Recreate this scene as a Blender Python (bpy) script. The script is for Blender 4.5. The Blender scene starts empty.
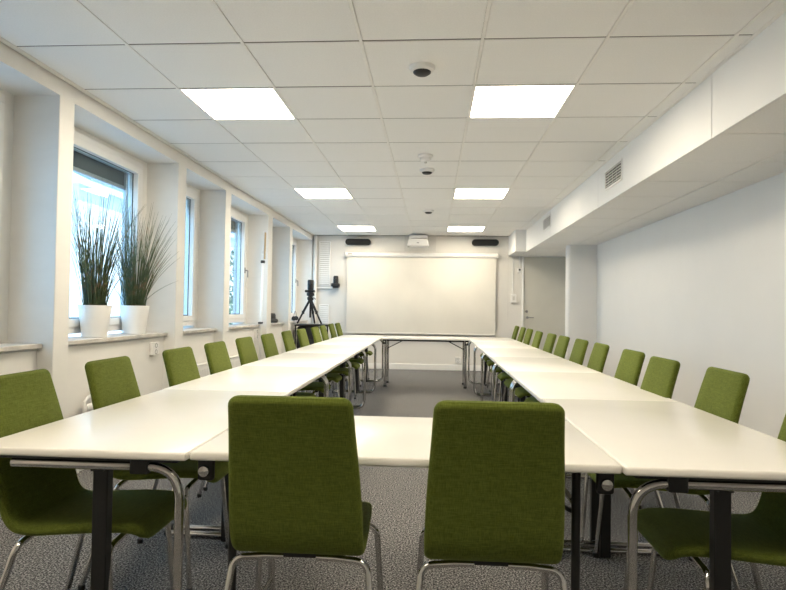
import bpy, bmesh, math, random
from mathutils import Vector, Matrix, Euler
random.seed(7)
scn = bpy.context.scene
COL = scn.collection
V = Vector
PI = math.pi
# ------------------------------------------------------------------ materials
def mat(name, col, rough=0.5, metal=0.0, noise=0.0, nscale=40.0, bump=0.0, bscale=200.0, stretch=(1, 1, 1),
        spec=0.5, emit=None, estr=0.0, sheen=0.0, coat=0.0):
    m = bpy.data.materials.new(name); m.use_nodes = True
    nt = m.node_tree; b = nt.nodes['Principled BSDF']
    b.inputs['Roughness'].default_value = rough; b.inputs['Metallic'].default_value = metal
    b.inputs['Specular IOR Level'].default_value = spec
    if sheen: b.inputs['Sheen Weight'].default_value = sheen
    if coat: b.inputs['Coat Weight'].default_value = coat; b.inputs['Coat Roughness'].default_value = 0.12
    tc = nt.nodes.new('ShaderNodeTexCoord'); mp = nt.nodes.new('ShaderNodeMapping')
    mp.inputs['Scale'].default_value = stretch
    nt.links.new(tc.outputs['Object'], mp.inputs['Vector'])
    nz = nt.nodes.new('ShaderNodeTexNoise'); nz.inputs['Scale'].default_value = nscale; nz.inputs['Detail'].default_value = 4
    nt.links.new(mp.outputs['Vector'], nz.inputs['Vector'])
    rp = nt.nodes.new('ShaderNodeValToRGB')
    rp.color_ramp.elements[0].position = 0.3; rp.color_ramp.elements[1].position = 0.7
    lo = [max(0, c*(1-noise)) for c in col[:3]]; hi = [min(1, c*(1+noise)) for c in col[:3]]
    rp.color_ramp.elements[0].color = (*lo, 1); rp.color_ramp.elements[1].color = (*hi, 1)
    nt.links.new(nz.outputs['Fac'], rp.inputs['Fac']); nt.links.new(rp.outputs['Color'], b.inputs['Base Color'])
    if bump:
        n2 = nt.nodes.new('ShaderNodeTexNoise'); n2.inputs['Scale'].default_value = bscale; n2.inputs['Detail'].default_value = 3
        nt.links.new(mp.outputs['Vector'], n2.inputs['Vector'])
        bp = nt.nodes.new('ShaderNodeBump'); bp.inputs['Strength'].default_value = bump; bp.inputs['Distance'].default_value = 0.004
        nt.links.new(n2.outputs['Fac'], bp.inputs['Height']); nt.links.new(bp.outputs['Normal'], b.inputs['Normal'])
    if emit:
        b.inputs['Emission Color'].default_value = (*emit, 1); b.inputs['Emission Strength'].default_value = estr
    return m

M = {}
M['wall'] = mat('wall_paint', (0.80, 0.785, 0.75), 0.75, noise=0.015, nscale=6, bump=0.12, bscale=90, stretch=(1, 1, 2.2))
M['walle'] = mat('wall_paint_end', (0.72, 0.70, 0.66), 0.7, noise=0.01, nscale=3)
M['wallr'] = mat('wall_paint_cool', (0.80, 0.795, 0.78), 0.7, noise=0.01, nscale=3)
M['tile'] = mat('ceiling_tile', (0.86, 0.85, 0.825), 0.9, noise=0.03, nscale=130, bump=0.15, bscale=220)
M['tbar'] = mat('ceiling_bar', (0.86, 0.84, 0.80), 0.5, noise=0.01)
M['joint'] = mat('joint_shadow_grey', (0.16, 0.15, 0.135), 0.8, noise=0.05)  # shadow of the gaps between ceiling tiles, put into the colour
M['dark'] = mat('void_dark', (0.05, 0.045, 0.04), 0.9, noise=0.1)
M['white'] = mat('white_lacquer', (0.84, 0.83, 0.81), 0.35, noise=0.01, nscale=8)
M['plastic'] = mat('white_plastic', (0.80, 0.79, 0.77), 0.4, noise=0.01, nscale=12)
M['pot'] = mat('white_ceramic', (0.86, 0.85, 0.83), 0.3, noise=0.01, nscale=10)
M['laminate'] = mat('white_laminate', (0.87, 0.845, 0.79), 0.25, noise=0.012, nscale=5, spec=0.45)
M['edge'] = mat('laminate_edge', (0.80, 0.76, 0.69), 0.4, noise=0.02, nscale=30)
M['chrome'] = mat('chrome', (0.60, 0.59, 0.575), 0.12, metal=1.0, noise=0.02, nscale=20)
M['steel'] = mat('brushed_steel', (0.34, 0.33, 0.32), 0.35, metal=1.0, noise=0.04, nscale=60)
M['black'] = mat('black_powder_coat', (0.006, 0.006, 0.006), 0.45, noise=0.2, nscale=90)
M['blackp'] = mat('black_plastic', (0.015, 0.015, 0.017), 0.5, noise=0.2, nscale=60)
M['grill'] = mat('black_speaker_cloth', (0.012, 0.012, 0.013), 0.85, noise=0.4, nscale=300, bump=0.4, bscale=400)
M['bag'] = mat('black_nylon', (0.014, 0.015, 0.018), 0.7, noise=0.3, nscale=50, bump=0.3, bscale=60)
M['door'] = mat('door_grey_paint', (0.60, 0.585, 0.52), 0.45, noise=0.015, nscale=6)
M['screen'] = mat('screen_fabric', (0.69, 0.665, 0.605), 0.85, noise=0.03, nscale=2.2, stretch=(1, 1, 0.7))
M['alu'] = mat('grey_aluminium', (0.50, 0.51, 0.53), 0.4, metal=0.6, noise=0.03)
M['greyp'] = mat('grey_panel', (0.64, 0.625, 0.59), 0.6, noise=0.02)
M['sill'] = mat('stone_sill', (0.58, 0.55, 0.51), 0.35, noise=0.18, nscale=9, stretch=(1, 1, 1))
M['blind'] = mat('grey_screen_blind', (0.10, 0.115, 0.12), 0.8, noise=0.12, nscale=160)
M['soil'] = mat('potting_soil', (0.035, 0.03, 0.02), 0.95, noise=0.5, nscale=80, bump=0.6)
M['tan'] = mat('tan_wood', (0.62, 0.42, 0.22), 0.5, noise=0.2, nscale=10, stretch=(8, 8, 1))
M['mark'] = mat('dark_marking', (0.06, 0.06, 0.06), 0.5, noise=0.1)
M['bwall'] = mat('pale_render', (0.80, 0.74, 0.70), 0.9, noise=0.04, nscale=2)
M['broof'] = mat('grey_roofing', (0.25, 0.29, 0.36), 0.8, noise=0.15, nscale=3)
M['bark'] = mat('bark', (0.12, 0.09, 0.06), 0.9, noise=0.3)
M['leaf'] = mat('shrub_leaf', (0.10, 0.17, 0.10), 0.7, noise=0.4, nscale=5)
M['ground'] = mat('pale_pavement', (0.55, 0.58, 0.62), 0.9, noise=0.1, nscale=2)
M['brass'] = mat('lock_metal', (0.55, 0.52, 0.45), 0.3, metal=1.0, noise=0.03)
M['lampfill'] = mat('lamp_diffuser_fill', (0.9, 0.9, 0.88), 0.6, noise=0.01, emit=(1.0, 0.88, 0.69), estr=7.0)  # weaker glow for the unseen fill panels behind the camera
M['lampglow'] = mat('lamp_diffuser', (0.9, 0.9, 0.88), 0.6, noise=0.01, emit=(1.0, 0.88, 0.69), estr=9.0)

def carpet_material():
    m = bpy.data.materials.new('charcoal_carpet'); m.use_nodes = True
    nt = m.node_tree; b = nt.nodes['Principled BSDF']; L = nt.links.new
    b.inputs['Roughness'].default_value = 0.95; b.inputs['Specular IOR Level'].default_value = 0.1
    tc = nt.nodes.new('ShaderNodeTexCoord')
    n1 = nt.nodes.new('ShaderNodeTexNoise'); n1.inputs['Scale'].default_value = 120; n1.inputs['Detail'].default_value = 3
    n1.inputs['Roughness'].default_value = 0.8
    L(tc.outputs['Object'], n1.inputs['Vector'])
    r = nt.nodes.new('ShaderNodeValToRGB')
    e = r.color_ramp.elements
    e[0].position = 0.41; e[0].color = (0.020, 0.020, 0.022, 1); e[1].position = 0.61; e[1].color = (0.50, 0.49, 0.48, 1)
    k = e.new(0.5); k.color = (0.115, 0.113, 0.114, 1)
    L(n1.outputs['Fac'], r.inputs['Fac']); L(r.outputs['Color'], b.inputs['Base Color'])
    bp = nt.nodes.new('ShaderNodeBump'); bp.inputs['Strength'].default_value = 0.5; bp.inputs['Distance'].default_value = 0.004
    L(n1.outputs['Fac'], bp.inputs['Height']); L(bp.outputs['Normal'], b.inputs['Normal'])
    return m
M['carpet'] = carpet_material()

def fabric_material():
    m = bpy.data.materials.new('green_woven_fabric'); m.use_nodes = True
    nt = m.node_tree; b = nt.nodes['Principled BSDF']; L = nt.links.new
    b.inputs['Roughness'].default_value = 0.85; b.inputs['Specular IOR Level'].default_value = 0.15
    b.inputs['Sheen Weight'].default_value = 0.15; b.inputs['Sheen Roughness'].default_value = 0.5
    b.inputs['Sheen Tint'].default_value = (0.7, 0.8, 0.3, 1)
    tc = nt.nodes.new('ShaderNodeTexCoord')
    def nz(scale, st):
        mp = nt.nodes.new('ShaderNodeMapping'); mp.inputs['Scale'].default_value = st
        L(tc.outputs['Object'], mp.inputs['Vector'])
        n = nt.nodes.new('ShaderNodeTexNoise'); n.inputs['Scale'].default_value = scale; n.inputs['Detail'].default_value = 2
        L(mp.outputs['Vector'], n.inputs['Vector']); return n
    a = nz(115, (0.25, 4, 4)); c = nz(115, (5, 0.5, 0.5))
    ad = nt.nodes.new('ShaderNodeMath'); ad.operation = 'ADD'; L(a.outputs['Fac'], ad.inputs[0]); L(c.outputs['Fac'], ad.inputs[1])
    hf = nt.nodes.new('ShaderNodeMath'); hf.operation = 'MULTIPLY'; hf.inputs[1].default_value = 0.5; L(ad.outputs[0], hf.inputs[0])
    r = nt.nodes.new('ShaderNodeValToRGB'); e = r.color_ramp.elements
    e[0].position = 0.36; e[0].color = (0.064, 0.082, 0.009, 1); e[1].position = 0.64; e[1].color = (0.128, 0.158, 0.026, 1)
    L(hf.outputs[0], r.inputs['Fac']); L(r.outputs['Color'], b.inputs['Base Color'])
    bp = nt.nodes.new('ShaderNodeBump'); bp.inputs['Strength'].default_value = 0.35; bp.inputs['Distance'].default_value = 0.002
    L(hf.outputs[0], bp.inputs['Height']); L(bp.outputs['Normal'], b.inputs['Normal'])
    return m
M['fabric'] = fabric_material()

def grass_material():
    m = bpy.data.materials.new('ornamental_grass'); m.use_nodes = True
    nt = m.node_tree; b = nt.nodes['Principled BSDF']; L = nt.links.new
    b.inputs['Roughness'].default_value = 0.6
    tc = nt.nodes.new('ShaderNodeTexCoord')
    n = nt.nodes.new('ShaderNodeTexNoise'); n.inputs['Scale'].default_value = 14
    L(tc.outputs['Object'], n.inputs['Vector'])
    r = nt.nodes.new('ShaderNodeValToRGB'); e = r.color_ramp.elements
    e[0].position = 0.35; e[0].color = (0.035, 0.06, 0.022, 1); e[1].position = 0.68; e[1].color = (0.20, 0.12, 0.065, 1)
    k = e.new(0.55); k.color = (0.075, 0.11, 0.04, 1)
    L(n.outputs['Fac'], r.inputs['Fac']); L(r.outputs['Color'], b.inputs['Base Color'])
    return m
M['grass'] = grass_material()

def glass_material():
    m = bpy.data.materials.new('window_glass'); m.use_nodes = True
    nt = m.node_tree; nt.nodes.remove(nt.nodes['Principled BSDF']); L = nt.links.new
    out = nt.nodes['Material Output']
    t = nt.nodes.new('ShaderNodeBsdfTransparent'); t.inputs['Color'].default_value = (0.90, 0.95, 0.95, 1)
    g = nt.nodes.new('ShaderNodeBsdfGlossy'); g.inputs['Roughness'].default_value = 0.02
    lw = nt.nodes.new('ShaderNodeLayerWeight'); lw.inputs['Blend'].default_value = 0.5
    pw = nt.nodes.new('ShaderNodeMath'); pw.operation = 'POWER'; pw.inputs[1].default_value = 5.0; L(lw.outputs['Facing'], pw.inputs[0])
    f = nt.nodes.new('ShaderNodeMath'); f.operation = 'MULTIPLY_ADD'; f.inputs[1].default_value = 0.9; f.inputs[2].default_value = 0.03; L(pw.outputs[0], f.inputs[0])
    mx = nt.nodes.new('ShaderNodeMixShader')
    L(f.outputs[0], mx.inputs[0]); L(t.outputs[0], mx.inputs[1]); L(g.outputs[0], mx.inputs[2]); L(mx.outputs[0], out.inputs['Surface'])
    return m
M['glass'] = glass_material()

# ------------------------------------------------------------------ mesh helpers
def nb(): return bmesh.new()

def box(bm, x0, x1, y0, y1, z0, z1, bev=0.0, seg=2):
    t = bmesh.new()
    bmesh.ops.create_cube(t, size=1.0)
    for v in t.verts:
        v.co = V((x0+(v.co.x+.5)*(x1-x0), y0+(v.co.y+.5)*(y1-y0), z0+(v.co.z+.5)*(z1-z0)))
    if bev > 0:
        bmesh.ops.bevel(t, geom=t.edges[:], offset=bev, segments=seg, affect='EDGES', profile=0.5)
    merge(bm, t)

def merge(bm, t, mtx=None):
    if mtx is not None: bmesh.ops.transform(t, matrix=mtx, verts=t.verts)
    me = bpy.data.meshes.new('tmp'); t.to_mesh(me); bm.from_mesh(me); bpy.data.meshes.remove(me); t.free()

def fillet(pts, r, n=6):
    pts = [V(p) for p in pts]; out = [pts[0]]
    for i in range(1, len(pts)-1):
        p, a, c = pts[i], pts[i-1], pts[i+1]
        d1 = (a-p).normalized(); d2 = (c-p).normalized()
        ang = d1.angle(d2)
        t = min(r/max(math.tan(ang/2), 1e-3), (a-p).length*0.49, (c-p).length*0.49)
        s, e = p+d1*t, p+d2*t
        for k in range(n+1):
            u = k/n
            out.append(s*(1-u)**2 + p*2*u*(1-u) + e*u*u)
    out.append(pts[-1]); return out

def tube(bm, pts, r, seg=10, closed=False, radii=None):
    pts = [V(p) for p in pts]; n = len(pts)
    rings = []; up = None
    for i in range(n):
        if closed: d = (pts[(i+1) % n]-pts[i-1]).normalized()
        else: d = ((pts[min(i+1, n-1)]-pts[max(i-1, 0)])).normalized()
        if up is None:
            up = d.orthogonal().normalized()
        else:
            up = (up - d*up.dot(d))
            up = up.normalized() if up.length > 1e-6 else d.orthogonal().normalized()
        sd = d.cross(up)
        rr = radii[i] if radii else r
        rings.append([bm.verts.new(pts[i]+(up*math.cos(2*PI*k/seg)+sd*math.sin(2*PI*k/seg))*rr) for k in range(seg)])
    m = n if closed else n-1
    for i in range(m):
        a, b = rings[i], rings[(i+1) % n]
        for k in range(seg):
            f = bm.faces.new((a[k], a[(k+1) % seg], b[(k+1) % seg], b[k])); f.smooth = True
    if not closed:
        bm.faces.new(list(reversed(rings[0]))); bm.faces.new(rings[-1])

def lathe(bm, prof, c=(0, 0, 0), seg=32, axis='z'):
    c = V(c); rings = []
    for (r, h) in prof:
        ring = []
        for k in range(seg):
            a = 2*PI*k/seg
            p = {'z': V((r*math.cos(a), r*math.sin(a), h)), 'y': V((r*math.cos(a), h, -r*math.sin(a))),
                 'x': V((h, r*math.cos(a), r*math.sin(a)))}[axis]
            ring.append(bm.verts.new(c+p))
        rings.append(ring)
    for i in range(len(rings)-1):
        for k in range(seg):
            f = bm.faces.new((rings[i][k], rings[i][(k+1) % seg], rings[i+1][(k+1) % seg], rings[i+1][k])); f.smooth = True
    bm.faces.new(list(reversed(rings[0]))); bm.faces.new(rings[-1])

def obj(name, bm, m, parent=None, smooth=None, mats=None):
    bmesh.ops.recalc_face_normals(bm, faces=bm.faces[:])
    me = bpy.data.meshes.new(name); bm.to_mesh(me); bm.free()
    o = bpy.data.objects.new(name, me); COL.objects.link(o)
    for k in (mats or [m]): me.materials.append(M[k])
    if smooth:
        for p in me.polygons: p.use_smooth = True
        try: me.set_sharp_from_angle(angle=math.radians(smooth))
        except Exception: pass
    if parent is not None: o.parent = parent
    return o

def thing(name, label, cat, loc=(0, 0, 0), rz=0.0, group=None):
    o = bpy.data.objects.new(name, None); COL.objects.link(o)
    o.location = loc; o.rotation_euler = (0, 0, rz); o.empty_display_size = 0.1
    o['label'] = label; o['category'] = cat
    if group: o['group'] = group
    return o

def tag(o, label, cat, group=None):
    o['label'] = label; o['category'] = cat
    if group: o['group'] = group
    return o

def struct(name, bm, m, label, cat, parent=None, smooth=None):
    o = obj(name, bm, m, parent, smooth)
    o['kind'] = 'structure'
    if parent is None: o['label'] = label; o['category'] = cat
    return o

def sroot(name, label, cat):
    o = bpy.data.objects.new(name, None); COL.objects.link(o)
    o['kind'] = 'structure'; o['label'] = label; o['category'] = cat
    return o

def dup(root, loc, rz, label, group=None):
    r = root.copy(); COL.objects.link(r); r.location = loc; r.rotation_euler = (0, 0, rz)
    r['label'] = label
    if group: r['group'] = group
    for ch in list(root.children):
        c = ch.copy(); COL.objects.link(c); c.parent = r
        for g in ch.children:
            d = g.copy(); COL.objects.link(d); d.parent = c
    return r

# ------------------------------------------------------------------ room constants
XW, XL, XG = -2.389, -2.495, -2.690       # pillar face, lower wall face, window plane
XR, YE, YB = 2.577, 11.61, -2.2           # right wall, end wall, wall behind the camera
ZC, ZS = 2.622, 2.235                     # ceiling, soffit of the duct
XD = 1.6465                               # face of the duct
TX0, TY0, TS = -1.7011, 3.1281, 0.649     # ceiling grid
PIL = [(2.10, 2.28), (3.594, 3.752), (5.368, 5.545), (6.633, 6.823), (8.412, 8.638), (9.709, 9.888), (11.553, YE)]
ZSO, ZSI = 2.52, 0.937                    # soffit of the window bays, top of the sills

# floor
bm = nb(); box(bm, -2.8, 2.7, YB-.1, YE+.1, -0.12, 0.0); struct('floor', bm, 'carpet', 'charcoal speckled carpet floor of the meeting room', 'floor')
# ceiling
bm = nb()
cols = [-2.372] + [TX0+TS*i for i in range(-1, 6)] + [XD+.02]
cols = [c for c in cols if c <= XD+.03]
xs = sorted(set(round(c, 4) for c in cols)); rows = [TY0+TS*i for i in range(-8, 14)]
LIGHTS = [(c, r) for r in (-4, 1, 6, 11) for c in (0, 3)]  # row behind the camera is unseen, added to brighten the near tables
lightcells = set()
for (c, r) in LIGHTS: lightcells.add((round(TX0+TS*c, 3), round(TY0+TS*r, 3)))
for i in range(len(xs)-1):
    for j in range(len(rows)-1):
        x0, x1, y0, y1 = xs[i], xs[i+1], rows[j], min(rows[j+1], YE)
        if y0 >= YE or (round(x0, 3), round(y0, 3)) in lightcells: continue
        g = 0.007
        box(bm, x0+.0088, x1-.0088, y0+g, y1-g, ZC+random.uniform(0, .0025), ZC+.018, 0.003, 1)
struct('ceiling', bm, 'tile', 'suspended ceiling of pale square tiles', 'ceiling')
bm = nb(); box(bm, -2.75, 2.7, YB-.1, YE+.1, ZC+.12, ZC+.2); box(bm, -2.75, 2.7, YE, YE+.1, ZC, ZC+.12)
struct('trim_1', bm, 'dark', 'dark slab above the suspended ceiling', 'ceiling slab')
bm = nb()
for x in xs[1:]:
    if x < XD: box(bm, x-.008, x+.008, YB, YE, ZC-.002, ZC+.008)
box(bm, -2.376, -2.352, YB, YE, ZC-.003, ZC+.008)
box(bm, XD-.022, XD, YB, YE, ZC-.003, ZC+.008)
struct('trim_2', bm, 'tbar', 'thin white support bars of the tiled ceiling', 'ceiling grid')

bm = nb()  # solid bars coloured dark in place of shade in the cross gaps
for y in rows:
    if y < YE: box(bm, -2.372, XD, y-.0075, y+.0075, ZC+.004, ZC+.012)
struct('trim_11', bm, 'joint', 'bars painted dark as the shadow in the ceiling cross joints', 'ceiling joint shadow')

# left wall with pillars, beam, lower walls and the strips round the windows
bm = nb()
WX = -2.86
for (a, b) in PIL: box(bm, WX, XW, a, b, 0, ZSO+.006, 0.004, 1)
box(bm, WX, XW+.001, 2.10, YE, ZSO, ZC+.12)
box(bm, WX, XW, YB, 2.10, 0, ZC+.12)
BAYS = [(PIL[i][1], PIL[i+1][0]) for i in range(6)]
for (a, b) in BAYS:
    box(bm, WX, XL, a, b, 0, ZSI-.03)
    box(bm, WX, XG-.004, a, b, 2.492, ZSO+.005)                 # strip over the window
    box(bm, WX, XG-.004, a, a+.088, ZSI-.03, 2.492); box(bm, WX, XG-.004, b-.088, b, ZSI-.03, 2.492)
struct('wall_left', bm, 'wall', 'white window wall with deep bays between pillars', 'wall')
bm = nb()
for (a, b) in BAYS: box(bm, XL, XL+.014, a, b, 0, .10, .004, 1)
for (a, b) in PIL: box(bm, XW, XW+.014, a-.012, b+.012, 0, .10, .004, 1)
box(bm, XW, XW+.014, YB, 2.1, 0, .10, .004, 1)
struct('baseboard_left', bm, 'white', 'white baseboard along the window wall', 'baseboard')

# windows
def window(n, a, b, blind_z):
    w = sroot(f'window_{n}', f'window number {n} from the front in the left wall, white frame', 'window')
    y0, y1, z0, z1 = a+.089, b-.089, 0.965, 2.490
    bm = nb(); fw = .055
    for (p, q, s, t) in ((y0, y1, z1-fw, z1), (y0, y1, z0, z0+fw), (y0, y0+fw, z0+fw, z1-fw), (y1-fw, y1, z0+fw, z1-fw)):
        box(bm, XG-.09, XG+.004, p, q, s, t, .004, 1)
    obj('window_frame', bm, 'white', w)
    bm = nb(); s0, s1, u0, u1 = y0+.05, y1-.05, z0+.05, z1-.05; sw = .062
    for (p, q, s, t) in ((s0, s1, u1-sw, u1), (s0, s1, u0, u0+sw), (s0, s0+sw, u0+sw, u1-sw), (s1-sw, s1, u0+sw, u1-sw)):
        box(bm, XG-.07, XG+.018, p, q, s, t, .006, 2)
    sa = obj('sash', bm, 'white', w)
    bm = nb(); gk = sw-.003
    for (p, q, s, t) in ((s0+gk, s1-gk, u1-gk-.006, u1-gk), (s0+gk, s1-gk, u0+gk, u0+gk+.012), (s0+gk, s0+gk+.006, u0+gk, u1-gk), (s1-gk-.006, s1-gk, u0+gk, u1-gk)):
        box(bm, XG-.038, XG-.030, p, q, s, t)
    obj('gasket', bm, 'blackp', sa)
    bm = nb(); box(bm, XG-.045, XG-.039, s0+sw-.01, s1-sw+.01, u0+sw-.01, u1-sw+.01); obj('pane', bm, 'glass', sa)
    bm = nb()                                                   # outer frame beyond the pane
    for (p, q, s, t) in ((y0, y1, z1-.10, z1-.05), (y0, y1, z0, z0+.085), (y0+.06, y0+.10, z0+.085, z1-.10), (y1-.10, y1-.06, z0+.085, z1-.10)):
        box(bm, XG-.135, XG-.10, p, q, s, t, .005, 1)
    obj('outer_frame', bm, 'alu', w)
    bm = nb(); box(bm, XG-.135, XG-.125, y0+.10, y1-.10, blind_z, z1-.08)
    bl = obj('exterior_blind', bm, 'blind', w)
    bm = nb(); box(bm, XG-.145, XG-.115, y0+.10, y1-.10, blind_z-.035, blind_z, .006, 2); obj('bottom_rail', bm, 'alu', bl)
    if n in (4, 6):
        bm = nb(); hy = s1-.03; hz = 1.70
        box(bm, XG+.016, XG+.028, hy-.014, hy+.014, hz-.04, hz+.04, .004, 2)
        tube(bm, fillet([(XG+.02, hy, hz), (XG+.062, hy, hz), (XG+.062, hy, hz-.10)], .015), .009, 8)
        obj('handle', bm, 'steel', w, smooth=40)
    bm = nb(); box(bm, XG-.06, XL+.036, a+.002, b-.002, ZSI-.03, ZSI, .004, 2); obj('window_sill', bm, 'sill', w)
    return w
for n, (a, b) in enumerate(BAYS):
    window(n+1, a, b, 2.265)

# end wall, right wall, wall behind the camera
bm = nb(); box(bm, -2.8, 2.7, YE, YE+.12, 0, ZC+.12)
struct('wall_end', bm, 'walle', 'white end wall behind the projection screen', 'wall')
bm = nb(); box(bm, XR, XR+.12, YB, YE, 0, ZC+.12)
struct('wall_right', bm, 'wallr', 'long bare white wall on the right', 'wall')
bm = nb(); box(bm, -2.8, 2.7, YB-.12, YB, 0, ZC+.12)
struct('wall_back', bm, 'wallr', 'white wall behind the camera', 'wall')
bm = nb(); box(bm, XW, 1.74, YE-.016, YE, 0, .11, .004, 1)
struct('baseboard_end', bm, 'white', 'white baseboard under the projection screen', 'baseboard')
bm = nb(); box(bm, XR-.014, XR, YB, 9.5, 0, .10, .004, 1)
struct('baseboard_right', bm, 'white', 'white baseboard along the right wall', 'baseboard')
# duct boxing on the right: face panels with an open joint, soffit of tiles
bm = nb()
seams = [YB, 1.18, 3.622, 6.05, 8.48, 10.62]
for i in range(len(seams)-1):
    box(bm, XD, XD+.02, seams[i]+(.004 if i else 0), seams[i+1]-.004, ZS-.004, ZC+.01, .002, 1)
box(bm, XD+.02, XD+.04, YB, 10.62, ZS+.012, ZC+.01)
struct('trim_3', bm, 'wallr', 'white boxed-in duct running along the right side under the ceiling', 'duct boxing')
bm = nb()
sx = [XD+.012, 2.235, XR]
for i in range(2):
    for j in range(-9, 14):
        y0, y1 = 3.60-.05+.649*j, 3.60-.05+.649*(j+1); y0 = max(y0, YB); y1 = min(y1, YE)
        if y1-y0 < .05: continue
        box(bm, sx[i]+.005, sx[i+1]-.005, y0+.006, y1-.006, ZS+random.uniform(0, .003), ZS+.016, .003, 1)
struct('trim_4', bm, 'tile', 'lower tiled soffit under the duct boxing on the right', 'soffit')
bm = nb(); box(bm, XD+.015, XR, YB, YE, ZS+.02, ZS+.04); struct('trim_5', bm, 'dark', 'dark void above the lower soffit', 'soffit void')
bm = nb(); box(bm, 1.455, XD+.03, 10.62, YE, ZS, ZC+.01, .004, 1)
struct('trim_6', bm, 'wallr', 'short white boxing where the duct meets the end wall', 'duct boxing')
bm = nb(); box(bm, 2.135, XR+.06, 9.5, 9.74, -.06, ZS+.06, .04, 5)
struct('trim_7', bm, 'wallr', 'white rounded pillar standing beside the grey door', 'pillar', smooth=40)
bm = nb(); box(bm, 2.50, XR, 3.4, 4.40, 0, ZS+.004, .006, 1)
struct('trim_8', bm, 'white', 'white pilaster on the right wall near the camera', 'pilaster')
bm = nb(); tube(bm, [(-2.33, YE-.06, 0), (-2.33, YE-.06, ZC)], .036, 16)
struct('trim_9', bm, 'white', 'white vertical pipe in the far left corner', 'pipe')
bm = nb(); box(bm, 1.19, 1.46, YE-.006, YE, 2.262, 2.268); box(bm, 1.453, 1.459, YE-.006, YE, 1.0, 2.26)
struct('trim_10', bm, 'greyp', 'thin panel joint on the end wall beside the screen', 'panel joint')

# door
d = sroot('door_1', 'grey door in the far right corner', 'door')
bm = nb(); box(bm, 1.752, 2.545, YE-.05, YE-.005, .01, ZS-.012, .003, 1); obj('door_leaf', bm, 'door', d)
bm = nb(); box(bm, 1.725, 1.750, YE-.075, YE, 0, ZS-.004, .004, 1); box(bm, 1.750, XR, YE-.06, YE, ZS-.012, ZS-.004); box(bm, 2.545, XR, YE-.06, YE, 0, ZS-.012); obj('door_frame', bm, 'white', d)
bm = nb()
lathe(bm, [(.026, 0), (.026, -.008)], (1.825, YE-.05, 1.053), 20, 'y')
tube(bm, fillet([(1.825, YE-.052, 1.053), (1.825, YE-.10, 1.053), (1.94, YE-.10, 1.053)], .02), .010, 10)
obj('door_handle', bm, 'steel', d, smooth=40)
bm = nb(); lathe(bm, [(.028, 0), (.028, -.010), (.018, -.014)], (1.81, YE-.05, 1.17), 20, 'y'); obj('lock', bm, 'steel', d, smooth=40)

# ------------------------------------------------------------------ ceiling lights
names = {1: 'nearest the camera', 6: 'halfway down the room', 11: 'farthest, by the screen', -4: 'added unseen behind the camera as fill'}
for (c, r) in LIGHTS:
    side = 'left' if c == 0 else 'right'
    x0, y0 = TX0+TS*c, TY0+TS*r
    t = thing('ceiling_light', f'square ceiling light panel in the {side} row, {names[r]}', 'ceiling light', (x0+TS/2, y0+TS/2, ZC), 0, 'square ceiling light panels')
    h = TS/2-.004
    bm = nb()
    for (a, b, cc, e) in ((-h, h, -h, -h+.012), (-h, h, h-.012, h), (-h, -h+.012, -h+.012, h-.012), (h-.012, h, -h+.012, h-.012)): box(bm, a, b, cc, e, -.001, .03)
    obj('frame', bm, 'white', t)
    bm = nb(); box(bm, -h+.012, h-.012, -h+.012, h-.012, .004, .012); obj('diffuser', bm, 'lampfill' if r < 0 else 'lampglow', t)

# ceiling fittings
def puck(x, y, label, s=1.0):
    t = thing('ceiling_sensor', label, 'ceiling sensor', (x, y, ZC), 0, 'round sensors along the middle of the ceiling')
    bm = nb(); lathe(bm, [(.076*s, 0.008), (.076*s, -.012), (.070*s, -.024), (.056*s, -.03)], seg=32); obj('rim', bm, 'plastic', t, smooth=40)
    bm = nb(); lathe(bm, [(.054*s, -.026), (.052*s, -.036), (.038*s, -.046), (.012*s, -.050)], seg=32); obj('lens_cover', bm, 'blackp', t, smooth=60)
puck(-.08, 3.475, 'round white-rimmed black ceiling sensor nearest the camera')
puck(-.075, 6.06, 'round white-rimmed black ceiling sensor next to the smoke detector')
puck(-.078, 8.58, 'round white-rimmed black ceiling sensor nearest the screen')
t = thing('smoke_detector', 'white smoke detector on the ceiling', 'smoke detector', (-.085, 5.50, ZC))
bm = nb(); lathe(bm, [(.07, .008), (.07, -.015), (.062, -.022)], seg=28); obj('base', bm, 'plastic', t, smooth=40)
bm = nb(); lathe(bm, [(.05, -.02), (.05, -.045), (.038, -.056), (.012, -.06), (.012, -.075), (.004, -.078)], seg=28); obj('sensor_head', bm, 'plastic', t, smooth=40)

# vents on the duct face
def vent(y0, y1, z0, z1, label):
    t = thing('air_vent', label, 'vent', (XD, (y0+y1)/2, (z0+z1)/2), 0, 'vents in the duct boxing')
    h, k = (y1-y0)/2, (z1-z0)/2; f = .02
    bm = nb()
    for (a, b, c, d) in ((-h-f, h+f, k, k+f), (-h-f, h+f, -k-f, -k), (-h-f, -h, -k, k), (h, h+f, -k, k)): box(bm, -.010, .0, a, b, c, d, .002, 1)
    obj('frame', bm, 'white', t)
    bm = nb(); box(bm, -.003, .0, -h, h, -k, k); obj('opening', bm, 'black', t)
    bm = nb()
    for i in range(6):
        z = -k+(i+.5)*2*k/6
        b2 = nb(); box(b2, -.010, .002, -h+.001, h-.001, -.0022, .0022)
        merge(bm, b2, Matrix.Translation((-.004, 0, z)) @ Matrix.Rotation(math.radians(5), 4, 'Y'))
    for y in (-h*.5, 0, h*.5): box(bm, -.012, -.010, y-.002, y+.002, -k, k)
    obj('louvre', bm, 'white', t)
vent(5.30, 5.77, 2.365, 2.52, 'louvred air vent in the duct face, the one nearer the camera')
vent(8.44, 8.98, 2.395, 2.545, 'louvred air vent in the duct face, the one nearer the door')

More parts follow.
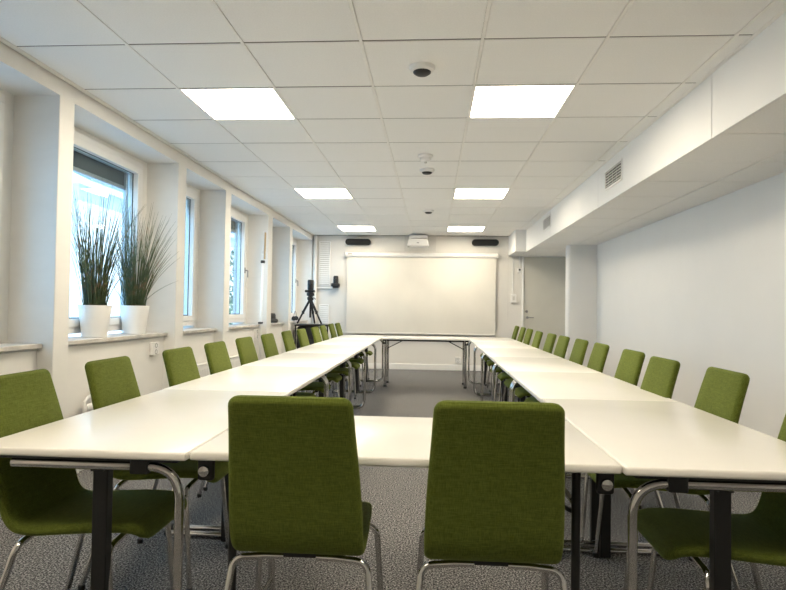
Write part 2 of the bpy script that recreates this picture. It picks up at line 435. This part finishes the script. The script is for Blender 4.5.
# ------------------------------------------------------------------ end wall fittings
SX0, SX1 = -1.70, 1.225
t = thing('projection_screen', 'large pull-down projection screen on the end wall', 'projection screen', ((SX0+SX1)/2, 11.5, 0))
hw = (SX1-SX0)/2
bm = nb(); lathe(bm, [(.028, -hw-.025), (.047, -hw-.02), (.047, hw+.015), (.028, hw+.02)], (0, .03, 2.235), 24, 'x'); box(bm, -hw-.02, hw+.015, .03, .110, 2.195, 2.275)
hs = obj('housing', bm, 'plastic', t, smooth=40)
for s in (-hw-.034, hw+.02):
    bm = nb(); box(bm, s, s+.014, -.022, .105, 2.185, 2.285, .004, 2); obj('end_cap', bm, 'greyp', hs)
bm = nb(); box(bm, -hw+.03, -hw+.12, -.0185, -.016, 2.238, 2.255); obj('maker_mark', bm, 'mark', hs)
def sheet(bm, x0, x1, z0, z1, y, nx=40, nz=20, amp=.004, th=.002):
    for side in (0, 1):
        g = [[bm.verts.new((x0+(x1-x0)*i/nx, y+side*th+amp*math.sin(i*.45+j*.5)*math.sin(PI*j/nz), z0+(z1-z0)*j/nz)) for j in range(nz+1)] for i in range(nx+1)]
        for i in range(nx):
            for j in range(nz):
                f = bm.faces.new((g[i][j], g[i+1][j], g[i+1][j+1], g[i][j+1])); f.smooth = True
bm = nb(); sheet(bm, -hw+.012, hw-.012, .715, 2.2, .03)
obj('screen_fabric', bm, 'screen', t)
bm = nb(); box(bm, -hw+.005, hw-.005, .018, .044, .69, .717, .006, 2); obj('bottom_bar', bm, 'greyp', t)

def wall_speaker(x0, x1, z0, z1, label):
    t = thing('wall_speaker', label, 'speaker', ((x0+x1)/2, YE, (z0+z1)/2), 0, 'black bar speakers above the screen')
    h, k = (x1-x0)/2, (z1-z0)/2
    bm = nb(); n = 12; pr = []
    for s in (1, -1):
        for i in range(n+1):
            a = -PI/2+PI*i/n if s == 1 else PI/2+PI*i/n
            pr.append((s*(h-k)+k*math.cos(a), k*math.sin(a)))
    ra = [[bm.verts.new((x*s, y, z*s)) for (x, z) in pr] for (y, s) in ((-.05, 1), (-.10, 1), (-.11, .96))]
    for a, b in zip(ra[:-1], ra[1:]):
        for i in range(len(pr)): bm.faces.new((a[i], a[(i+1) % len(pr)], b[(i+1) % len(pr)], b[i]))
    bm.faces.new(ra[0]); bm.faces.new(ra[-1]); obj('cabinet', bm, 'grill', t, smooth=40)
    bm = nb(); box(bm, -.06, .06, -.05, 0, -.03, .03); obj('wall_bracket', bm, 'blackp', t)
    bm = nb(); tube(bm, [(.0, -.012, k-.02), (.0, -.012, ZC-(z0+z1)/2)], .006, 8); obj('cable', bm, 'greyp', t)
wall_speaker(-1.728, -1.225, 2.428, 2.548, 'black rounded bar speaker above the screen, left one')
wall_speaker(.745, 1.262, 2.430, 2.554, 'black rounded bar speaker above the screen, right one')
bm = nb(); box(bm, -.565, .055, YE-.012, YE, 2.322, ZC-.004, .003, 1)
tag(obj('mounting_board', bm, 'greyp'), 'pale grey backing board on the wall behind the projector', 'board')
t = thing('projector', 'white short-throw projector above the screen', 'projector', (-.29, 11.28, 0))
bm = nb(); v = []
for (y, xa, xb, za, zb) in ((-.17, .212, .175, 2.372, 2.512), (.15, .212, .19, 2.372, 2.50)):
    v.append([bm.verts.new((x, y, z)) for (x, z) in ((-xa, za), (xa, za), (xb, zb), (-xb, zb))])
for i in range(4): bm.faces.new((v[0][i], v[0][(i+1) % 4], v[1][(i+1) % 4], v[1][i]))
bm.faces.new(v[0]); bm.faces.new(v[1]); bmesh.ops.bevel(bm, geom=bm.edges[:], offset=.018, segments=3, affect='EDGES')
b = obj('body', bm, 'plastic', t, smooth=40)
bm = nb(); box(bm, -.022, .022, -.1735, -.168, 2.425, 2.437); obj('maker_mark', bm, 'mark', b)
bm = nb(); box(bm, -.165, .175, -.12, .325, 2.525, 2.583, .01, 2); box(bm, -.06, .06, -.05, .325, 2.48, 2.53); obj('wall_arm', bm, 'plastic', t)

def louvre_panel(x0, x1, z0, z1, label):
    t = thing('louvred_grille', label, 'grille', ((x0+x1)/2, YE, (z0+z1)/2), 0, 'white louvred grilles left of the screen')
    h, k = (x1-x0)/2, (z1-z0)/2
    bm = nb()
    for (a, b, c, d) in ((-h, h, k-.02, k), (-h, h, -k, -k+.02), (-h, -h+.02, -k+.02, k-.02), (h-.02, h, -k+.02, k-.02)): box(bm, a, b, -.02, 0, c, d, .003, 1)
    obj('frame', bm, 'white', t)
    bm = nb(); box(bm, -h+.02, h-.02, -.004, 0, -k+.02, k-.02); obj('backing', bm, 'greyp', t)
    bm = nb(); n = max(4, int((z1-z0)/.042))
    for i in range(n):
        b2 = nb(); box(b2, -h+.018, h-.018, -.017, .017, -.0025, .0025)
        merge(bm, b2, Matrix.Translation((0, -.014, -k+.03+(i+.5)*(2*k-.06)/n)) @ Matrix.Rotation(math.radians(62), 4, 'X'))
    obj('louvre', bm, 'white', t)
louvre_panel(-2.265, -2.035, 1.62, 2.50, 'tall white louvred grille on the end wall, above the ledge')
louvre_panel(-2.245, -2.045, .62, 1.25, 'white louvred grille on the end wall, below the ledge')
bm = nb(); box(bm, -2.30, -1.97, YE-.05, YE, 1.565, 1.585, .004, 1)
tag(obj('wall_ledge', bm, 'white'), 'narrow white ledge on the end wall between two grilles', 'ledge')
t = thing('wall_camera', 'black conference camera on the end wall left of the screen', 'camera', (-1.905, YE, 1.57))
bm = nb(); box(bm, -.085, .075, -.16, -.0, .03, .10, .02, 3); obj('base', bm, 'blackp', t, smooth=40)
bm = nb(); lathe(bm, [(.045, .09), (.05, .11), (.05, .225), (.04, .245)], (0, -.08, 0), 20); hd = obj('camera_head', bm, 'blackp', t, smooth=40)
bm = nb(); lathe(bm, [(.026, -.045), (.026, -.058), (.02, -.06)], (0, -.08, .175), 16, 'y'); obj('lens', bm, 'glass', hd, smooth=40)
bm = nb(); box(bm, -.06, .05, -.10, 0, .01, .032, .004, 1); obj('wall_bracket', bm, 'blackp', t)

def outlet(name, label, origin, rz, w, h, group=None, sockets=2):
    t = thing(name, label, 'power outlet', origin, rz, group)
    bm = nb(); box(bm, -w/2, w/2, -.035, 0, -h/2, h/2, .006, 2); obj('housing', bm, 'plastic', t)
    for i in range(sockets):
        z = h*((i+.5)/sockets-.5)
        bm = nb(); lathe(bm, [(.021, -.034), (.021, -.0362), (.017, -.0362), (.017, -.0345)], (0, 0, z), 20, 'y'); s = obj('socket', bm, 'mark', t, smooth=40)
outlet('wall_outlet', 'white double wall outlet low on the end wall under the screen', (.507, YE, .205), 0, .11, .115)
outlet('wall_outlet', 'white double wall outlet under the window with the grass pots', (XL, 5.145, .80), -PI/2*-1, .12, .115)
outlet('wall_outlet', 'small white wall outlet under the window beside the leaning pole', (XL, 8.20, .80), PI/2, .07, .15)

t = thing('wall_switch', 'white switch box with conduit running up, left of the door', 'switch', (1.563, YE, 1.415))
bm = nb(); box(bm, -.05, .05, -.045, 0, -.085, .085, .006, 2); obj('housing', bm, 'plastic', t)
bm = nb(); box(bm, -.022, .022, -.052, -.044, -.03, .045, .004, 2); obj('rocker', bm, 'greyp', t)
bm = nb(); box(bm, -.026, -.004, -.022, 0, .085, ZS-1.415, .003, 1); obj('conduit', bm, 'plastic', t)
t = thing('wall_thermostat', 'small white control box high beside the door frame', 'control box', (1.672, YE, 1.965))
bm = nb(); box(bm, -.038, .038, -.04, 0, -.045, .045, .005, 2); obj('housing', bm, 'plastic', t)
bm = nb(); box(bm, -.018, .018, -.043, -.039, -.008, .026); obj('display', bm, 'mark', t)
bm = nb(); box(bm, -.009, .009, -.018, 0, .045, ZS-1.965, .003, 1); obj('conduit', bm, 'plastic', t)

# ------------------------------------------------------------------ left wall fittings
def radiator(y0, y1, label, valve=True):
    t = thing('radiator', label, 'radiator', (XL, (y0+y1)/2, 0), 0, 'white panel radiators under the windows')
    h = (y1-y0)/2
    bm = nb(); box(bm, .03, .085, -h, h, .14, .56, .01, 2)
    n = int(2*h/.05)
    for i in range(n): box(bm, .083, .089, -h+.03+i*.05, -h+.055+i*.05, .18, .52, .003, 1)
    obj('panel', bm, 'white', t)
    bm = nb(); box(bm, .025, .092, -h, h, .56, .575, .004, 1); obj('top_grille', bm, 'white', t)
    for yb in (-h+.05, h-.09):
        bm = nb(); box(bm, 0, .032, yb, yb+.04, .2, .5); obj('wall_bracket', bm, 'white', t)
    if valve:
        bm = nb()
        tube(bm, fillet([(.055, -h+.01, .53), (.055, -h-.05, .53), (.055, -h-.09, .50), (.055, -h-.10, .10), (.02, -h-.10, .06), (.02, -h-.10, 0)], .035), .011, 10)
        obj('supply_pipe', bm, 'white', t, smooth=60)
        bm = nb(); lathe(bm, [(.02, -h-.085), (.024, -h-.08), (.024, -h-.005), (.018, -h)], (.055, 0, .455), 16, 'y'); lathe(bm, [(.014, .42), (.014, .505)], (.055, -h-.095, 0), 12); obj('valve', bm, 'white', t, smooth=40)
radiator(4.13, 4.72, 'white radiator with curved valve pipe under the window with grass pots')
radiator(5.66, 6.50, 'white panel radiator under the third window from the front')
radiator(6.95, 8.00, 'white panel radiator under the window beside the leaning pole')

# potted grasses
def potted_grass(x, y, label, seed, n=190, h=1.0, sp=.36):
    rnd = random.Random(seed)
    t = thing('potted_grass', label, 'potted plant', (x, y, ZSI), 0, 'white pots of tall grass on the window sill')
    bm = nb(); lathe(bm, [(.082, 0), (.088, .004), (.119, .238), (.119, .245), (.112, .245), (.109, .205)], seg=40); obj('pot', bm, 'pot', t, smooth=40)
    bm = nb(); lathe(bm, [(.108, .19), (.109, .208), (.05, .214), (.01, .216)], seg=32); obj('soil', bm, 'soil', t, smooth=60)
    bm = nb()
    for i in range(n):
        a = rnd.uniform(0, 2*PI); q = math.sqrt(rnd.random()); r0 = .085*q
        hh = h*rnd.uniform(.45, 1.0); out = sp*(.15+.85*q)*rnd.uniform(.3, 1.0)
        if rnd.random() < .12: hh *= .55; out *= 1.25
        a2 = a+rnd.uniform(-.5, .5); droop = rnd.uniform(0, .12) if q > .5 else 0
        k = 9; pts = []; rad = []
        for j in range(k+1):
            u = j/k
            px_ = r0*math.cos(a)+out*u**1.7*math.cos(a2); py_ = r0*math.sin(a)+out*u**1.7*math.sin(a2)
            px_ = max(px_, -.085)                                # the pane stops the blades
            pts.append((px_, py_, .20+hh*(u-droop*u**3)))
            rad.append(.0026*(1-u)**.6+.0006)
        tube(bm, pts, .002, 3, radii=rad)
    obj('grass_blades', bm, 'grass', t)
potted_grass(-2.575, 4.362, 'white pot of tall ornamental grass on the sill, the one nearer the camera', 3)
potted_grass(-2.575, 4.965, 'white pot of tall ornamental grass on the sill, the one farther from the camera', 11, h=1.0)

# leaning pole
t = thing('window_pole', 'white pole with tan tip leaning by a window pillar', 'pole', (-2.425, 8.31, 0))
A = V((0, -.12, 0)); B = V((0, .0, 2.26))
def on(u): return A+(B-A)*u
bm = nb(); tube(bm, [on(0), on(.86)], .016, 12); obj('shaft', bm, 'white', t)
bm = nb(); tube(bm, [on(.86), on(1)], .012, 12); obj('upper_shaft', bm, 'white', t)
bm = nb(); tube(bm, [on(.825)+V((.027, -.012, 0)), on(.995)+V((.027, -.012, 0))], .012, 10); tn = obj('tan_stick', bm, 'tan', t); tn['label'] = 'tan wooden stick'
bm = nb(); lathe(bm, [(.028, 0), (.032, .01), (.032, .03), (.028, .04)], on(.80), 14); obj('clamp', bm, 'blackp', t, smooth=40)
bm = nb(); box(bm, -.030, .022, -.115, -.02, .945, .972, .008, 2); obj('sill_bracket', bm, 'blackp', t)

# small dark bag on the sill of the fifth bay
bm = nb(); z = ZSI
pr = [(.10, 0), (.115, .02), (.105, .05), (.075, .065), (.07, .12), (.06, .145), (.02, .15)]
lathe(bm, pr, (0, 0, 0), 24)
o = obj('soft_pouch', bm, 'bag', smooth=50); o.scale = (1.0, 1.7, 1.0); o.location = (-2.575, 9.30, ZSI)
tag(o, 'small dark soft pouch lying on the window sill', 'pouch')

# trolley with tripod and bag
t = thing('equipment_trolley', 'black equipment trolley in the far left corner under the tripod', 'trolley', (-2.13, 10.55, 0))
bm = nb(); box(bm, -.30, .31, -.25, .25, .855, .885, .006, 2); obj('top_shelf', bm, 'black', t)
bm = nb(); box(bm, -.30, .31, -.25, .25, .18, .205, .006, 2); obj('bottom_shelf', bm, 'black', t)
for (x, y) in ((-.28, -.23), (.29, -.23), (-.28, .23), (.29, .23)):
    bm = nb(); tube(bm, [(x, y, .07), (x, y, .86)], .014, 10); pp = obj('post', bm, 'black', t)
    bm = nb(); lathe(bm, [(.035, -.012), (.035, .012)], (x, y, .035), 16, 'x'); tube(bm, [(x, y, .03), (x, y, .08)], .008, 8); obj('caster', bm, 'blackp', pp)
bm = nb(); box(bm, -.265, .07, -.215, .215, .205, .85, .04, 3)
box(bm, -.2, .06, -.235, -.2, .30, .62, .02, 2)
o = obj('equipment_bag', bm, 'bag', smooth=40); o.location = (-2.13, 10.55, 0); tag(o, 'black equipment bag standing on the trolley shelf', 'bag')

t = thing('camera_tripod', 'black tripod standing on the trolley in the far left corner', 'tripod', (-2.19, 10.5, .885))
ap = V((0, 0, .46))
for (k, a) in enumerate((-.35, PI+.35, PI/2+.1)):
    f = V((.235*math.cos(a), .20*math.sin(a), .008)) if k < 2 else V((.05, .18, .008))
    bm = nb(); tube(bm, [ap+(f-ap)*.02, ap+(f-ap)*.55], .021, 10); tube(bm, [ap+(f-ap)*.5, ap+(f-ap)*.99], .016, 10); lg = obj('leg', bm, 'blackp', t)
    bm = nb(); m_ = ap+(f-ap)*.55; lathe(bm, [(.022, -.03), (.024, 0), (.022, .03)], m_, 12); obj('clamp', bm, 'blackp', lg, smooth=40)
bm = nb(); tube(bm, [(0, 0, .12), (0, 0, .50)], .016, 12); obj('center_column', bm, 'blackp', t)
bm = nb(); lathe(bm, [(.04, .42), (.06, .45), (.06, .48), (.04, .50), (.07, .515), (.07, .56), (.05, .57)], seg=18); obj('head', bm, 'blackp', t, smooth=40)
bm = nb(); tube(bm, [(0, 0, .50), (.08, -.06, .47), (.11, -.09, .45)], .009, 8); obj('pan_handle', bm, 'steel', t)
t = thing('tripod_camera', 'black cylindrical camera mounted on top of the tripod', 'camera', (-2.19, 10.5, 1.455))
bm = nb(); box(bm, -.095, .075, -.06, .06, 0, .045, .012, 2); obj('mount', bm, 'blackp', t)
bm = nb(); lathe(bm, [(.05, .04), (.056, .06), (.056, .21), (.048, .226)], seg=24); hd = obj('body', bm, 'blackp', t, smooth=40)
bm = nb(); lathe(bm, [(.026, -.05), (.026, -.064), (.02, -.066)], (0, 0, .17), 18, 'y'); obj('lens', bm, 'mark', hd, smooth=40)
t = thing('headphones', 'black headphones on the sill beside the tripod', 'headphones', (-2.53, 10.78, ZSI))
bm = nb(); tube(bm, [(.0, -.085+.0*k, .05) if False else (0, .09*math.cos(PI*k/14), .055+.12*math.sin(PI*k/14)) for k in range(15)], .007, 8); obj('headband', bm, 'steel', t)
for s in (-1, 1):
    bm = nb(); lathe(bm, [(.03, -.018), (.042, -.012), (.042, .012), (.03, .018)], (0, s*.088, .043), 16, 'y'); obj('ear_cup', bm, 'blackp', t, smooth=40)

# ------------------------------------------------------------------ chairs
def catmull(P, per=6):
    out = []; n = len(P)
    for i in range(n-1):
        p0, p1, p2, p3 = P[max(i-1, 0)], P[i], P[i+1], P[min(i+2, n-1)]
        for k in range(per):
            t = k/per
            out.append(tuple(.5*((2*b)+(-a+c)*t+(2*a-5*b+4*c-d)*t*t+(-a+3*b-3*c+d)*t**3) for a, b, c, d in zip(p0, p1, p2, p3)))
    out.append(P[-1]); return out
K = .936                                   # scale of the furniture plan about the camera
PROF = [(.262, .372, .186), (.254, .396, .192), (.222, .417, .199), (.13, .421, .207), (-.01, .413, .213), (-.115, .406, .216), (-.175, .411, .217),
        (-.208, .436, .217), (-.228, .485, .217), (-.249, .575, .214), (-.275, .68, .208), (-.305, .79, .200), (-.332, .880, .194), (-.344, .921, .192)]
PROF = [(a*K, 1.19-(1.19-b)*K, c*K*.985) for a, b, c in PROF]
TH = .034
def shell():
    S = catmull(PROF, 6); n = len(S)
    arc = [0]
    for i in range(1, n): arc.append(arc[-1]+math.hypot(S[i][0]-S[i-1][0], S[i][1]-S[i-1][1]))
    tot = arc[-1]; rings = []
    def ring(i, y, z, w, th):
        a, b = S[max(i-1, 0)], S[min(i+1, n-1)]
        d = V((0, b[0]-a[0], b[1]-a[1])).normalized(); nr = V((0, -d.z, d.y))
        r = th/2; pts = []; e = min(r*1.2, w*.5)
        m = 6
        for k in range(m+1):
            t = -PI/2+PI*k/m; pts.append((w-e+e*math.cos(t), r*math.sin(t)))
        for q in (.5, 0, -.5): pts.append((q*(w-e), r))
        for k in range(m+1):
            t = PI/2+PI*k/m; pts.append((-(w-e)+e*math.cos(t), r*math.sin(t)))
        for q in (-.5, 0, .5): pts.append((q*(w-e), -r))
        c = V((0, y, z))
        return [c+V((x, 0, 0))+nr*h for (x, h) in pts]
    def corner(s, R):
        return R-math.sqrt(max(R*R-(R-min(s, R))**2, 0))
    idx = []
    for i in range(n):
        w = S[i][2]; th = TH
        s1 = tot-arc[i]; s0 = arc[i]
        w -= corner(max(s1, .0), .029) if s1 < .029 else 0
        w -= corner(max(s0, .0), .05) if s0 < .05 else 0
        if s1 < .016: th *= math.sqrt(max(1-(1-max(s1, .0015)/.016)**2, .04))
        if s0 < .016: th *= math.sqrt(max(1-(1-max(s0, .0015)/.016)**2, .04))
        rings.append(ring(i, S[i][0], S[i][1], w, th))
    # finer samples at the very ends
    return rings
RINGS = None
def densify():
    # add short end segments so the rounded ends are smooth
    global PROF
    a, b = PROF[-2], PROF[-1]
    def lerp(p, q, t): return tuple(x+(y-x)*t for x, y in zip(p, q))
    PROF = PROF[:-1]+[lerp(a, b, .55), lerp(a, b, .85), b]
densify()
RINGS = shell()
SPLIT = 7*6+1
def loft(rings):
    bm = nb(); vs = [[bm.verts.new(p) for p in r] for r in rings]; k = len(rings[0])
    for a, b in zip(vs[:-1], vs[1:]):
        for i in range(k): bm.faces.new((a[i], a[(i+1) % k], b[(i+1) % k], b[i]))
    bm.faces.new(vs[0]); bm.faces.new(list(reversed(vs[-1])))
    return bm
def make_chair():
    t = thing('conference_chair', 'chair', 'chair', (0, 0, 0), 0, 'green chairs around the conference tables')
    obj('seat', loft(RINGS[:SPLIT+1]), 'fabric', t, smooth=55)
    obj('backrest', loft(RINGS[SPLIT:]), 'fabric', t, smooth=55)
    for sx in (-1, 1):
        for (y0, y1, sp) in ((-.150, -.270, .247), (.150, .185, .232)):
            bm = nb()
            pts = fillet([(sx*.05, y0, .428), (sx*.11, y0, .427), (sx*.208, y0, .418), (sx*sp, y1, .012)], .045, 7)
            tube(bm, pts, .0105, 12); lg = obj('leg', bm, 'chrome', t, smooth=60)
            bm = nb(); lathe(bm, [(.014, 0), (.014, .018), (.0105, .022)], (sx*(sp), y1, 0), 12); obj('foot_glide', bm, 'blackp', lg, smooth=40)
    for y0 in (-.150, .150):
        bm = nb(); box(bm, -.065, .065, y0-.005, y0+.025, .424, .446, .006, 2); obj('mounting_block', bm, 'black', t)
    return t
chair0 = make_chair()
ORD = ['nearest the camera', 'second from the camera', 'third from the camera', 'fourth from the camera', 'fifth from the camera', 'sixth from the camera',
       'seventh from the camera', 'eighth from the camera', 'fourth from the screen end', 'third from the screen end', 'second from the screen end', 'last before the screen']
LEFT = [(-1.585, 2.17), (-1.595, 2.83), (-1.585, 3.60), (-1.60, 4.28), (-1.617, 5.0), (-1.622, 5.74), (-1.63, 6.54), (-1.612, 7.2), (-1.60, 7.98), (-1.63, 8.72), (-1.69, 9.80), (-1.66, 10.28)]
RIGHT = [(1.385, 2.17), (1.395, 2.91), (1.355, 3.55), (1.40, 4.22), (1.415, 5.06), (1.42, 5.73), (1.41, 6.43), (1.405, 7.06), (1.38, 7.75), (1.43, 8.78), (1.45, 9.55), (1.45, 10.25)]
first = True
def place(x, y, rz, label):
    global first
    if first:
        chair0.location = (x, y, 0); chair0.rotation_euler = (0, 0, rz); chair0['label'] = label; first = False
    else: dup(chair0, (x, y, 0), rz, label)
place(-.421*K, 2.088*K, 0.0, 'green chair with its back to the camera, left of the front pair')
place(.197*K, 2.088*K, 0.0, 'green chair with its back to the camera, right of the front pair')
for i, (x, y) in enumerate(LEFT): place((x+.34)*K, y*K, -PI/2+random.uniform(-.02, .02), f'green chair on the left, window side, {ORD[i]}')
for i, (x, y) in enumerate(RIGHT): place((x-.34)*K, y*K, PI/2+random.uniform(-.02, .02), f'green chair on the right, bare wall side, {ORD[i]}')

# ------------------------------------------------------------------ tables
ZT, TT = .75, .026
TL, TW = 1.395*K, .722*K
def tabletop(bm, x0, x1, y0, y1): box(bm, x0, x1, y0, y1, ZT-TT, ZT, .007, 3)
def make_table():
    t = thing('conference_table', 'table', 'table', (0, 0, 0), 0, 'white tables of the two long rows')
    bm = nb(); tabletop(bm, -TW/2, TW/2, -TL/2+.002, TL/2-.002); obj('tabletop', bm, 'laminate', t, smooth=40)
    bm = nb()
    for x in (-.20, .20): box(bm, x-.015, x+.015, -TL/2+.06, TL/2-.06, ZT-TT-.03, ZT-TT+.002)
    obj('underframe', bm, 'black', t)
    zt = ZT-TT-.028; xi, xo = TW/2-.033, -TW/2+.11
    for s in (-1, 1):
        y = s*(TL/2-.04)
        bm = nb()
        pts = fillet([(xo, y, zt), (xi, y, zt), (xi, y, .018), (xo-.055, y, .018)], .10, 9)
        tube(bm, pts, .0145, 14); lg = obj('leg_frame', bm, 'chrome', t, smooth=60)
        bm = nb(); lathe(bm, [(.017, -.004), (.017, .014)], (xo-.06, y, .018), 12, 'x'); obj('end_cap', bm, 'blackp', lg, smooth=40)
        yc = y-s*.037
        bm = nb(); box(bm, .018, .066, yc-.018, yc+.018, .004, ZT-TT-.002, .004, 2)
        box(bm, .022, .062, min(y, yc), max(y, yc), zt-.02, zt+.02); box(bm, .022, .062, min(y, yc), max(y, yc), .006, .03)
        obj('column', bm, 'black', t)
        bm = nb(); box(bm, .155, .210, y-.019, y+.019, zt-.02, ZT-TT+.001, .003, 1); obj('clamp', bm, 'black', t)
        bm = nb(); box(bm, -.30, .30, y-.012, y+.012, ZT-TT-.012, ZT-TT+.001); obj('cross_rail', bm, 'black', t)
    return t
tab0 = make_table()
pos = ['nearest the camera', 'second from the camera', 'third from the camera', 'third from the screen end', 'second from the screen end', 'at the screen end']
Y00 = 1.845*K
offL = [K*v for v in [-1.139, -1.148, -1.156, -1.163, -1.168, -1.172]]
offR = [K*v for v in [.950, .946, .946, .948, .952, .956]]
used = False
for i in range(6):
    for side, xc, rz in (('left', offL[i], 0.0), ('right', offR[i], PI)):
        y = Y00+TL*(i+.5); lab = f'white table in the {side} row, {pos[i]}'
        if not used:
            tab0.location = (xc, y, 0); tab0['label'] = lab; used = True
        else: dup(tab0, (xc, y, 0), rz, lab)
YEND = Y00+6*TL
def folding_table(name, label, cx, cy, L, W, near_mat, far_mat, inset, lr):
    t = thing(name, label, 'table', (cx, cy, 0))
    bm = nb(); tabletop(bm, -L/2+.002, L/2-.002, -W/2, W/2); obj('tabletop', bm, 'laminate', t, smooth=40)
    bm = nb()
    for y in (-.2, .2): box(bm, -L/2+.05, L/2-.05, y-.012, y+.012, ZT-TT-.03, ZT-TT+.001)
    obj('underframe', bm, 'black', t)
    for s in (-1, 1):
        x = s*(L/2-inset)
        for (y, m_) in ((-W/2+.10, near_mat), (W/2-.10, far_mat)):
            bm = nb(); tube(bm, [(x, y, .015), (x, y, ZT-TT+.001)], lr, 12); lg = obj('leg', bm, m_, t, smooth=60)
            bm = nb(); lathe(bm, [(lr+.005, 0), (lr+.005, .02), (lr, .03)], (x, y, 0), 12); obj('foot_glide', bm, 'blackp', lg, smooth=40)
        for zz in (.12, .6):
            bm = nb(); tube(bm, [(x, -W/2+.10, zz), (x, W/2-.10, zz)], .009, 8); obj('stretcher', bm, far_mat, t)
        bm = nb(); tube(bm, [(x, -W/2+.13, .57), (x-s*.30, -W/2+.13, ZT-TT)], .007, 8); obj('folding_brace', bm, 'black', t)
        xb = s*(L/2-.033)
        bm = nb(); box(bm, xb-.026, xb+.026, -W/2+.05, -W/2+.075, ZT-TT-.075, ZT-TT+.001, .010, 2); bk = obj('linking_bracket', bm, 'black', t)
        bm = nb(); lathe(bm, [(.016, .05), (.018, .046), (.016, .036), (.006, .033)], (xb, -W/2, ZT-TT-.042), 16, 'y'); obj('bolt', bm, 'chrome', bk, smooth=40)
    return t
folding_table('folding_table', 'white table closing the front, behind the two chairs facing away', K*(-.778+.589)/2, K*(1.862+.36), K*(.589+.778)-.003, .72*K, 'black', 'chrome', .108, .0135)
folding_table('folding_table', 'white table closing the far end below the projection screen', K*(-.811+.595)/2, YEND-.36*K, K*(.595+.811)-.006, .72*K, 'chrome', 'chrome', .05, .022)

# ------------------------------------------------------------------ outside the windows
bm = nb(); box(bm, -70, WX-.02, -10, 90, -.9, -.6); struct('ground', bm, 'ground', 'pale pavement outside the windows', 'ground')
t = thing('neighbour_building', 'pale building with grey roof across the yard, seen through the windows', 'building', (-15, 40, -.6))
bm = nb(); box(bm, -8, 0, -16, 40, 0, 6.9); obj('wall', bm, 'bwall', t)
bm = nb()
v = [bm.verts.new(p) for p in ((.8, -16.5, 6.9), (.8, 40, 6.9), (-4, 40, 9.2), (-4, -16.5, 9.2), (.8, -16.5, 7.1), (.8, 40, 7.1), (-4, 40, 9.4), (-4, -16.5, 9.4))]
for f in ((0, 1, 2, 3), (7, 6, 5, 4), (0, 4, 5, 1), (1, 5, 6, 2), (2, 6, 7, 3), (3, 7, 4, 0)): bm.faces.new([v[i] for i in f])
obj('roof', bm, 'broof', t)
for i in range(7):
    bm = nb(); y = -12+i*6.5; box(bm, -.05, .04, y, y+1.6, 3.2, 5.0); w_ = obj('window', bm, 'blind', t)
def shrub(x, y, h, r, label, seed):
    rnd = random.Random(seed)
    t = thing('leafy_shrub', label, 'shrub', (x, y, -.6), 0, 'shrubs in the yard outside')
    bm = nb(); tube(bm, [(0, 0, 0), (0, 0, h*.5), (.1, .05, h*.8)], .05, 8, radii=[.06, .045, .02]); obj('trunk', bm, 'bark', t)
    bm = nb()
    for i in range(1500):
        a = rnd.uniform(0, 2*PI); zz = rnd.uniform(.12, 1.0); q = r*math.sqrt(rnd.random())*math.sin(PI*min(1, zz*.85+.12))**.6
        c = V((q*math.cos(a), q*math.sin(a), zz*h)); s = rnd.uniform(.05, .11)
        E_ = Euler((rnd.uniform(0, PI), rnd.uniform(0, PI), rnd.uniform(0, PI))).to_matrix()
        vs = [bm.verts.new(c+E_ @ V(p)*s) for p in ((-1, 0, 0), (0, .45, .1), (1, 0, 0), (0, -.45, .1))]
        bm.faces.new(vs)
    obj('foliage', bm, 'leaf', t)
shrub(-6.6, 20.5, 4.0, 1.1, 'green leafy shrub outside the fourth window', 5)
shrub(-5.3, 13.6, 2.6, .8, 'green leafy shrub outside the third window', 6)

# ------------------------------------------------------------------ world and camera
w = bpy.data.worlds.new('sky'); scn.world = w; w.use_nodes = True
bg = w.node_tree.nodes['Background']; bg.inputs['Color'].default_value = (0.36, 0.66, 1.0, 1); bg.inputs['Strength'].default_value = 1.3

sd = bpy.data.lights.new('sun', 'SUN'); sd.energy = 1.3; sd.angle = 0.02; sd.color = (1, .95, .88)
so = bpy.data.objects.new('sun', sd); COL.objects.link(so); so.rotation_euler = (0, math.radians(50), math.radians(-20)); so.location = (10, 0, 20)
cam = bpy.data.cameras.new('camera'); co = bpy.data.objects.new('camera', cam); COL.objects.link(co)
r = V((0.9976676459685477, 0.06669230914638193, 0.014539741686148442)); u = V((-0.012989787603223012, -0.02361545008754471, 0.9996367219821338)); f = V((-0.06701144384058334, 0.9974940833999398, 0.022694051566748474))
co.matrix_world = Matrix(((r.x, u.x, -f.x, 0), (r.y, u.y, -f.y, 0), (r.z, u.z, -f.z, 1.19), (0, 0, 0, 1)))
cam.sensor_fit = 'HORIZONTAL'; cam.sensor_width = 36; cam.lens = 36*591.52/786; cam.clip_start = .05; cam.clip_end = 300
scn.camera = co
vs = scn.view_settings; vs.view_transform = 'Standard'; vs.look = 'None'; vs.exposure = 1.74; vs.gamma = 1.0; vs.use_curve_mapping = False
